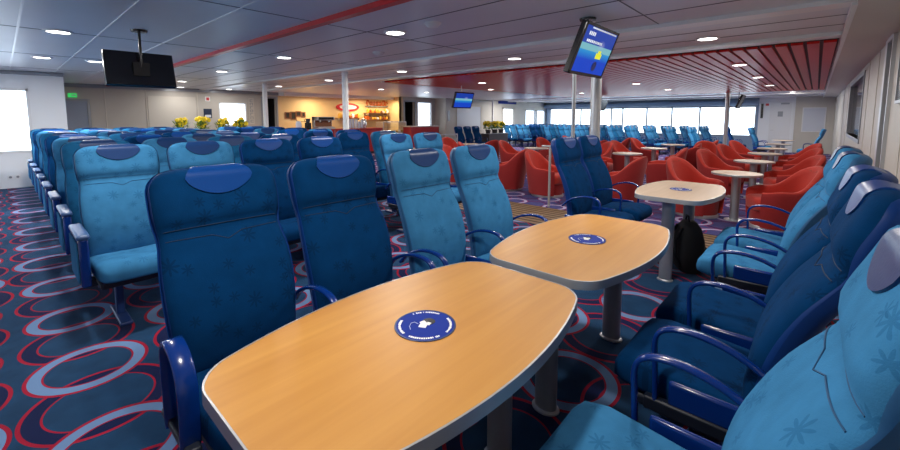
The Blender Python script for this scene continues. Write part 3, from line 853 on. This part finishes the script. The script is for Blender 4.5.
# ------------------------------------------------------------------ left wall fittings
def plate(name, lab, cat, x, y0, y1, z0, z1, m, d=.02, bevel=.004, frame=None, group=None):
    if frame:
        t = thing(name, lab, cat, (x, (y0+y1)/2, z0), 0, group)
        hy, hz = (y1-y0)/2, z1-z0
        MB().b2(0, d, -hy, hy, 0, hz).build('panel', m, t)
        fr = MB(); w = .035
        fr.b2(0, d+.012, -hy-w, -hy, -w, hz+w); fr.b2(0, d+.012, hy, hy+w, -w, hz+w); fr.b2(0, d+.012, -hy, hy, -w, 0); fr.b2(0, d+.012, -hy, hy, hz, hz+w)
        fr.build('frame', frame, t)
        return t
    o = MB().b2(0, d, -(y1-y0)/2, (y1-y0)/2, 0, z1-z0).build(name, m, None, bevel=bevel); o.location = (x, (y0+y1)/2, z0)
    return tag(o, lab, cat, group)
for y, lab in ((.04, 'white wall socket low under the left window, left one'), (.14, 'white wall socket low under the left window, right one')):
    o = thing('wall_socket', lab, 'socket', (XL+.001, y, .22), 0, 'wall sockets')
    MB().b2(0, .012, -.04, .04, -.04, .04).build('plate', 'white', o, bevel=.004)
    MB().tube([(.012, 0, 0), (.014, 0, 0)], .022, 16).build('socket_hole', 'frame_grey', o)
dr = bpy.data.objects.new('door_1', None); C.objects.link(dr); dr['kind'] = 'structure'; dr.location = (XL2+.002, 1.25, 0)
MB().b2(0, .03, -.36, .36, 0, 1.83).build('door_leaf', 'door_blue', dr, bevel=.004)
fr = MB(); fr.b2(0, .045, -.42, -.36, 0, 1.89); fr.b2(0, .045, .36, .42, 0, 1.89); fr.b2(0, .045, -.36, .36, 1.83, 1.89); fr.build('door_frame', 'frame_grey', dr)
es = thing('exit_sign', 'small green exit sign above the blue-grey door', 'sign', (XL2+.001, 1.33, 1.98)); MB().b2(0, .03, -.09, .09, -.055, .055).build('sign_box', 'green', es, bevel=.004)
MB().b2(.03, .032, -.02, .045, -.012, .012).box((.031, .052, 0), (.002, .03, .03), 0, rx=PI/4).build('arrow', 'white', es)
plate('wall_board', 'pale beige wall panel behind the hanging black screen', 'wall panel', XL2, 2.98, 4.25, .2, 2.03, 'wall_panel', .012)
for y in (2.0, 2.95, 4.3): trim(MB().b2(XL2, XL2+.015, y-.012, y+.012, 0, ZC-.1), 'wall_panel')
fs = thing('fire_sign', 'small red and white fire sign above the dark notice', 'sign', (XL2, 4.6, 1.99)); MB().b2(0, .012, -.07, .07, -.075, .075).build('plate', 'white', fs)
MB().b2(.012, .014, -.045, .045, -.05, .05).build('symbol', 'sign_red', fs)
ns = thing('notice_sign', 'dark navy notice on the beige wall left of the bright window', 'sign', (XL2, 4.58, 1.37)); MB().b2(0, .012, -.12, .12, 0, .30).build('plate', 'navy_sign', ns)
MB().b2(.012, .0135, -.09, .09, .02, .10).build('figure', 'paper', ns)
vs = thing('vertical_sign', 'tall narrow sign with stacked letters beside the dark doorway', 'sign', (XL2+.001, 5.98, 1.15)); MB().b2(0, .01, -.09, .09, 0, .92).build('plate', 'wall_panel', vs)
lt = MB()
for k in range(7):
    z = .06+k*.12
    lt.b2(.01, .016, -.05, -.03, z, z+.085); lt.b2(.01, .016, -.05, .05, z+.07, z+.085)
    if k % 2: lt.b2(.01, .016, .03, .05, z, z+.085)
    if k % 3 == 0: lt.b2(.01, .016, -.05, .05, z, z+.015)
lt.build('lettering', 'frame_grey', vs)
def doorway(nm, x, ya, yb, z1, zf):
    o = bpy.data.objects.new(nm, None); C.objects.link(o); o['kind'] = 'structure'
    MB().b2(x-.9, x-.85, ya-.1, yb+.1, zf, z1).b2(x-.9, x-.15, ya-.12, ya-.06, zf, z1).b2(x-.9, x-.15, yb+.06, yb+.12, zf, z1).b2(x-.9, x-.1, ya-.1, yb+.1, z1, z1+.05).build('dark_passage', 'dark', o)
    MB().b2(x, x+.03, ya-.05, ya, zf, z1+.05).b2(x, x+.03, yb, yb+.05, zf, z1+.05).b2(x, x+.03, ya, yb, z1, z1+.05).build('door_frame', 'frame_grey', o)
doorway('door_2', XL2, 6.37, 6.87, 2.08, -.2)
doorway('door_3', -13.9, 12.3, 12.93, 2.10, -.2)

# plants
def flower_pot(x, y, z, lab, yellow, seed):
    rr = random.Random(seed)
    t = thing('flowering_plant', lab, 'plant', (x, y, z), 0, 'potted plants'); t.scale = (.9, .70, 1)
    MB().lathe([(.10, 0), (.13, .16), (.125, .16), (.10, .12)], 16).build('pot', 'planter', t, 40)
    lf = MB()
    for k in range(120):
        a = rr.uniform(0, 2*PI); r0 = rr.uniform(.03, .24); zz = .16 + rr.uniform(0, .22)
        d = Vector((math.cos(a), math.sin(a), rr.uniform(.2, 1.2))).normalized(); p = Vector((r0*math.cos(a)*.8, r0*math.sin(a)*.9, zz)); q = p + d*.13
        sd = Vector((-math.sin(a), math.cos(a), 0))*.028
        lf.add([p, (p+q)/2+sd, q, (p+q)/2-sd], [(0, 1, 2, 3)])
    lf.build('leaves', 'leaf', t, fix=False)
    if yellow:
        for k in range(20):
            a = rr.uniform(0, 2*PI); r0 = rr.uniform(0, .20)
            b_ = MB()
            for i in range(9):
                an = 2*PI*i/9; b_.blob((.045*math.cos(an), .045*math.sin(an), 0), (.034, .034, .02), 6, 4)
            b_.blob((0, 0, .012), .025, 6, 4)
            o = b_.build('blossom', 'yellow', t, 60); o.location = (r0*math.cos(a), r0*math.sin(a), .36+rr.uniform(-.06, .12)); o.rotation_euler = (rr.uniform(-.9, .9), rr.uniform(.1, 1.2), 0)
    return t
pl = thing('planter_box', 'dark planter box behind the seating block carrying yellow flowers', 'planter', (-11.3, 3.55, 0))
MB().b2(-.2, .2, -.80, .80, .0, .86).build('body', 'planter', pl, bevel=.01); MB().b2(-.22, .22, -.82, .82, .86, .88).build('rim', 'frame_grey', pl)
for i, y in enumerate((2.88, 3.34, 3.80, 4.24)):
    flower_pot(-11.3, y, .88, 'yellow flowering plant, %s from the left in the planter before the bright window' % ORD[i], True, i+1)
pl = thing('planter_box', 'dark planter box by the far post below the blue sign', 'planter', (-11.9, 16.5, ZL))
MB().b2(-.25, .25, -.8, .8, 0, .78).build('body', 'planter', pl, bevel=.01); MB().b2(-.27, .27, -.82, .82, .78, .80).build('rim', 'frame_grey', pl)
for i, y in enumerate((15.95, 16.5, 17.05)):
    p_ = flower_pot(-11.9, y, ZL+.80, 'yellow-green plant, %s from the left in the far planter' % ORD[i], True, i+11); p_.scale = (1.2, .90, 1.15)

# ------------------------------------------------------------------ cafe
ct = thing('cafe_counter', 'long dark red cafe counter under the oval sign', 'counter', (-13.2, 8.35, -.05))
MB().b2(-.5, 0, -2.1, 2.1, 0, .97).build('front', 'counter_red', ct, bevel=.008)
MB().b2(-.54, .04, -2.11, 2.11, .97, 1.01).build('worktop', 'counter_red', ct, bevel=.006)
MB().b2(-.5, .03, -2.1, 2.1, 0, .08).build('plinth', 'under', ct)
for y in (-1.2, -.1, 1.0): MB().b2(0, .006, y-.006, y+.006, .08, .97).build('joint', 'alu', ct)
ct2 = thing('cafe_counter', 'short red counter beside the passage window right of the cafe', 'counter', (-12.6, 12.35, -.2))
MB().b2(-.5, 0, -.85, .85, 0, 1.18).build('front', 'counter_red', ct2, bevel=.008); MB().b2(-.53, .03, -.88, .88, 1.18, 1.22).build('worktop', 'worktop', ct2, bevel=.006)
ZK = .96
# coffee machine
cm = thing('coffee_machine', 'steel coffee machine on the red cafe counter left of the pillar', 'coffee machine', (-13.45, 7.95, ZK))
MB().b2(-.2, .2, -.36, .36, .0, .06).b2(-.2, -.02, -.36, .36, .06, .45).b2(-.2, .18, -.36, .36, .32, .45).build('body', 'steel', cm, bevel=.01)
MB().b2(-.015, .0, -.33, .33, .09, .31).build('back_panel', 'brown', cm)
MB().b2(.18, .19, -.30, .30, .34, .43).build('control_panel', 'black', cm)
for y in (-.18, .18):
    MB().tube([(.06, y, .32), (.06, y, .25)], .03, 12).build('brew_head', 'steel', cm, 40); MB().tube([(.06, y, .26), (.20, y, .25)], .012, 8).build('handle', 'black', cm)
MB().b2(-.1, .18, -.32, .32, .06, .085).build('drip_tray', 'steel', cm)
gr = thing('coffee_grinder', 'small black coffee grinder left of the coffee machine', 'grinder', (-13.4, 7.3, ZK))
MB().b2(-.09, .09, -.08, .08, 0, .24).build('body', 'black', gr, bevel=.01); MB().lathe([(.06, .24), (.09, .38), (.085, .385)], 16).build('hopper', 'smoke', gr, 40)
jr = thing('glass_jar', 'pale glass jar at the left end of the red cafe counter', 'jar', (-13.4, 6.95, ZK)); MB().lathe([(.09, 0), (.1, .02), (.1, .22), (.07, .27)], 16).build('jar', 'cup', jr, 40); MB().lathe([(.075, .27), (.075, .30)], 16).build('lid', 'steel', jr, 40)
# cup towers
cup = None
for i in range(12):
    y = 8.85 + (i % 6)*.14; n = i//6
    for k in range(1):
        o = thing('cup_stack', 'paper cup stack on the cafe counter, %s from the pillar, %s line' % (ORD[i % 6], ('front', 'back')[n]), 'paper cups', (-13.33-.16*n, y, ZK), 0, 'paper cup stacks')
        hh = (.20, .27, .32, .30, .22, .28)[(i+n) % 6]
        pr = [(.034, 0)]; z = 0
        while z < hh: pr += [(.045, z+.03), (.041, z+.03)]; z += .03
        MB().lathe(pr + [(.043, hh+.05)], 14).build('cups', 'cup' if i % 3 else 'frame_white', o, 40)
# urn
ur = thing('water_urn', 'steel hot water urn on the cafe counter right of the cups', 'urn', (-13.5, 9.75, ZK))
MB().lathe([(.12, 0), (.13, .02), (.13, .30), (.10, .35), (.02, .38)], 20).build('body', 'steel', ur, 40); MB().tube([(.12, 0, .06), (.19, 0, .05)], .013, 8).build('tap', 'black', ur)
# back wall shelves with packs
for si, (z, ya, yb) in enumerate(((1.28, 10.6, 12.0), (1.58, 10.75, 12.0), (1.36, 9.3, 10.45))):
    s = thing('wall_shelf', 'wooden cafe wall shelf holding snacks, %s' % ('lower right one', 'upper right one', 'one below the oval sign')[si], 'shelf', (XL2+.17, (ya+yb)/2, z), 0, 'cafe shelves')
    MB().b2(-.165, .17, -(yb-ya)/2, (yb-ya)/2, -.02, 0).build('board', 'brown', s, bevel=.004)
    for sy in (-1, 1): MB().b2(-.165, .10, sy*(yb-ya)*.42-.01, sy*(yb-ya)*.42+.01, -.10, -.02).build('bracket', 'steel', s)
    rr = random.Random(si); y = ya+.08; k = 0
    while y < yb-.06 and k < 10:
        w = rr.uniform(.08, .13); hh = rr.uniform(.09, .2)
        mm = rr.choice(('amber', 'amber', 'brown', 'sign_orange', 'white'))
        o = MB().loft([[(dx*(.045 if t_ in (0, 4) else .06)*(1 if t_ != 4 else .2), dy*w*.42, hh*t_/4) for dx, dy in ((-1, -1), (1, -1), (1, 1), (-1, 1))] for t_ in range(5)]).build('snack_pack', mm, None)
        o.location = (XL2+.20, y+w/2, z+.001)
        tag(o, '%s snack pack, %s from the left on the %s cafe shelf' % ({'amber': 'amber', 'brown': 'brown', 'sign_orange': 'orange', 'white': 'white'}[mm], ORD[k], ('lower right', 'upper right', 'oval sign')[si]), 'snack pack', 'snack packs')
        y += w+.02; k += 1
# display case
vc = thing('display_case', 'glass food display case with cream base at the end of the cafe counter', 'display case', (-13.2, 11.15, -.1))
MB().b2(-.5, 0, -.62, .62, 0, .86).build('base', 'wall_panel', vc, bevel=.008)
MB().b2(-.008, 0, -.6, .6, .88, 1.28).build('front_glass', 'glass', vc); MB().b2(-.5, .0, -.62, .62, 1.28, 1.31).build('top', 'steel', vc)
MB().b2(-.48, -.03, -.6, .6, 1.07, 1.08).build('shelf', 'glass', vc)
for sy in (-1, 1): MB().b2(-.5, 0, sy*.62-.012, sy*.62+.012, .86, 1.28).build('side_frame', 'steel', vc)
for i in range(8):
    o = MB().blob((0, 0, .035), (.07, .055, .04), 10, 6, jit=.03).build('pastry', 'amber' if i % 2 else 'white', None, 60); o.location = (-13.32, 10.67+i*.135, .767)
    tag(o, '%s pastry, %s from the left in the glass display case' % ('golden' if i % 2 else 'white iced', ORD[i]), 'pastry', 'pastries in the case')
# logo: red oval ring with a pale field and a red swoosh
lg = thing('oval_sign', 'red oval cafe sign with pale field on the cream wall', 'sign', (XL2+.001, 9.95, 1.82))
def ell(a, b, n=40): return [(a*math.cos(2*PI*k/n), b*math.sin(2*PI*k/n)) for k in range(n)]
e = MB(); o_, i_ = ell(.56, .17), ell(.44, .105)
e.loft([[(0, y, z) for y, z in o_], [(.05, y, z) for y, z in o_], [(.05, y+.03, z+.005) for y, z in i_], [(0, y+.03, z+.005) for y, z in i_]], True, False).build('ring', 'sign_red', lg, 40)
MB().loft([[(.002, y+.03, z+.005) for y, z in i_], [(.02, y+.03, z+.005) for y, z in i_]]).build('field', 'frame_white', lg)
MB().loft([[(x_, y*.30-.10, z*.45) for y, z in i_] for x_ in (.02, .035)]).build('emblem', 'sign_red', lg)
# orange letter sign on a bar
sg = thing('letter_sign', 'orange letter sign on a grey bar on the cream cafe wall', 'sign', (XL2+.001, 11.5, 1.86))
MB().b2(0, .10, -.62, .62, 0, .035).build('bar', 'frame_grey', sg)
rr = random.Random(8); y = -.60
for k in range(7):
    w = .155; g = MB(); h2 = .26 if k in (0, 5) else .20
    ring = [(.06, y+.075+.062*math.cos(a), .035+h2/2+(h2/2-.02)*math.sin(a)) for a in [2*PI*i/16 for i in range(17 if k % 3 else 13)]]
    g.tube(ring, .03, 8)
    if k in (1, 3, 5): g.tube([(.06, y+.137, .04), (.06, y+.137, .035+h2)], .03, 8)
    g.build('letter', 'sign_orange', sg, 50); y += w+.018
# menu stand and small pictures on the cream wall
for i, (y, z, w, hh) in enumerate(((7.29, 1.37, .13, .18), (7.52, 1.33, .16, .24), (7.73, 1.45, .15, .14), (7.93, 1.42, .10, .14))):
    plate('picture', 'small dark framed picture, %s from the left on the cream cafe wall' % ORD[i], 'picture', XL2+.001, y-w/2, y+w/2, z, z+hh, 'dark', .015, frame='brown', group='small dark pictures')
ms = thing('menu_stand', 'slim dark stand with a curved hook below the small pictures', 'stand', (-14.6, 7.5, -.05))
MB().tube([(0, 0, .02), (0, 0, 1.35)], .014, 8).build('pole', 'dark', ms); MB().lathe([(.14, 0), (.14, .02)], 20).build('foot', 'dark', ms)
MB().tube([(0, .30, 1.36), (0, .34, 1.27), (0, .42, 1.27), (0, .46, 1.36)], .016, 8).tube([(0, 0, 1.27), (0, .38, 1.27)], .010, 8).build('hook', 'dark', ms, 50)

# passage + side wall fittings
plate('white_board', 'pale framed board on the far left wall behind the small screen', 'board', XL3+.001, 15.1, 17.0, .72, 1.93, 'paper', .012, frame='wall_panel')
bs = plate('blue_sign', 'blue sign strip above the far glazed door', 'sign', XL3+.001, 18.6, 20.4, 2.14, 2.36, 'sign_blue', .03)
plate('notice_sign', 'small grey notice between the passage window and the far wall board', 'sign', -13.2+.001, 14.42, 14.6, 1.2, 1.7, 'frame_grey', .012)
# front door wall
dr = bpy.data.objects.new('door_4', None); C.objects.link(dr); dr['kind'] = 'structure'; dr.location = (-1.25, 23.9, ZL)
MB().b2(-.38, .38, -.03, 0, 0, 2.28).build('door_leaf', 'frame_white', dr, bevel=.004)
fr = MB(); fr.b2(-.43, -.38, -.045, 0, 0, 2.33); fr.b2(.38, .43, -.045, 0, 0, 2.33); fr.b2(-.38, .38, -.045, 0, 2.28, 2.33); fr.build('door_frame', 'wall_white', dr)
MB().b2(-.09, .09, -.036, -.03, 1.62, 1.85).build('door_notice', 'frame_grey', dr)
MB().tube([(-.32, -.03, 1.0), (-.32, -.08, 1.0), (-.20, -.08, 1.0)], .012, 8).build('door_handle', 'steel', dr)
MB().b2(.0, .30, -.09, -.03, 2.17, 2.23).build('door_closer', 'frame_grey', dr)
def fplate(name, lab, cat, x0, x1, z0, z1, y, m, frame=None):
    t = thing(name, lab, cat, ((x0+x1)/2, y, z0)); w = (x1-x0)/2
    MB().b2(-w, w, -.02, 0, 0, z1-z0).build('panel', m, t)
    if frame:
        f_ = MB(); f_.b2(-w-.04, -w, -.035, 0, -.04, z1-z0+.04); f_.b2(w, w+.04, -.035, 0, -.04, z1-z0+.04); f_.b2(-w, w, -.035, 0, -.04, 0); f_.b2(-w, w, -.035, 0, z1-z0, z1-z0+.04); f_.build('frame', frame, t)
fplate('framed_plan', 'framed pale plan on the beige wall right of the white door', 'board', -.45, .25, .78, 1.78, 23.949, 'paper', 'frame_white')
fplate('wall_panel_strip', 'tall narrow black panel left of the white door', 'panel', -1.97, -1.88, 1.35, 2.02, 23.899, 'black')
fplate('door_sign', 'tiny red sign beside the white door', 'sign', -1.80, -1.68, 1.92, 2.02, 23.899, 'sign_red')

# right wall fittings
wd = bpy.data.objects.new('window_20', None); C.objects.link(wd); wd['kind'] = 'structure'
MB().b2(XRW+.05, XRW+.06, 9.7, 13.3, 1.02, 2.10).build('window_glass', 'smoke', wd)
f_ = MB(); f_.b2(XRW-.015, XRW+.08, 9.62, 9.7, .95, 2.17); f_.b2(XRW-.015, XRW+.08, 13.3, 13.38, .95, 2.17); f_.b2(XRW-.015, XRW+.08, 9.7, 13.3, .95, 1.02); f_.b2(XRW-.015, XRW+.08, 9.7, 13.3, 2.10, 2.17)
f_.build('window_frame', 'frame_grey', wd)
dw = bpy.data.objects.new('door_5', None); C.objects.link(dw); dw['kind'] = 'structure'
MB().b2(XRW+.10, XRW+.14, 6.15, 6.55, -.2, 2.2).build('door_leaf', 'black', dw)
f_ = MB(); f_.b2(XRW-.03, XRW+.12, 6.55, 6.72, -.1, 2.24); f_.b2(XRW-.03, XRW+.12, 6.10, 6.16, -.1, 2.24); f_.b2(XRW-.03, XRW+.1, 6.16, 6.55, 2.2, 2.25); f_.build('door_frame', 'alu', dw)
for y in (7.6, 8.9, 14.2, 16.2, 5.2, 3.9): trim(MB().b2(XRW-.006, XRW, y-.012, y+.012, -.2, ZC-.05), 'wall_panel')
rp = thing('wall_picture', 'dark picture high on the right wall above the closest seats', 'picture', (XRW-.001, 5.2, 1.55)); MB().b2(-.02, 0, -.3, .3, 0, .45).build('panel', 'black', rp); MB().b2(-.03, 0, -.33, .33, -.03, 0).b2(-.03, 0, -.33, .33, .45, .48).b2(-.03, 0, -.33, -.3, 0, .45).b2(-.03, 0, .3, .33, 0, .45).build('frame', 'alu', rp)

# ------------------------------------------------------------------ light
w = bpy.data.worlds.new('World'); sc.world = w; w.use_nodes = True
bg = w.node_tree.nodes['Background']; bg.inputs[0].default_value = (.82, .91, 1.0, 1); bg.inputs[1].default_value = 4.0
for x in (-11.5, -8.5, -5.5, -2.5):  # added fill lights without fixtures, to brighten the seats before the front windows
    L = bpy.data.lights.new('front_fill_light', 'AREA'); L.shape = 'RECTANGLE'; L.size = 1.6; L.size_y = .12; L.energy = 85; L.color = (1, .96, .9)
    lo = bpy.data.objects.new('front_fill_light', L); C.objects.link(lo); lo.location = (x, 18.35, ZC-.012)
for (x, y, z, e, cc) in ((-14.2, 8.2, 2.2, 30, (1, .76, .45)), (-14.2, 10.4, 2.2, 30, (1, .76, .45)), (-14.2, 11.6, 2.2, 16, (1, .8, .5))):
    L = bpy.data.lights.new('cafe_lamp', 'AREA'); L.shape = 'DISK'; L.size = .25; L.energy = e; L.color = cc
    lo = bpy.data.objects.new('cafe_lamp', L); C.objects.link(lo); lo.location = (x, y, z-.05)

# ------------------------------------------------------------------ camera
cam = bpy.data.cameras.new('Camera'); co = bpy.data.objects.new('Camera', cam); C.objects.link(co)
co.location = (0, 0, 1.4); co.rotation_euler = (math.radians(90-5.654), 0, math.radians(42.11))
cam.sensor_fit = 'HORIZONTAL'; cam.sensor_width = 36; cam.lens = 36*404/900; cam.shift_y = -68/900; cam.clip_start = .02; cam.clip_end = 200
sc.camera = co
sc.view_settings.view_transform = 'Standard'; sc.view_settings.look = 'None'; sc.view_settings.gamma = 1; sc.view_settings.use_curve_mapping = False
sc.view_settings.exposure = 0.15
sc.cycles.max_bounces = 8; sc.cycles.diffuse_bounces = 5; sc.cycles.transparent_max_bounces = 12
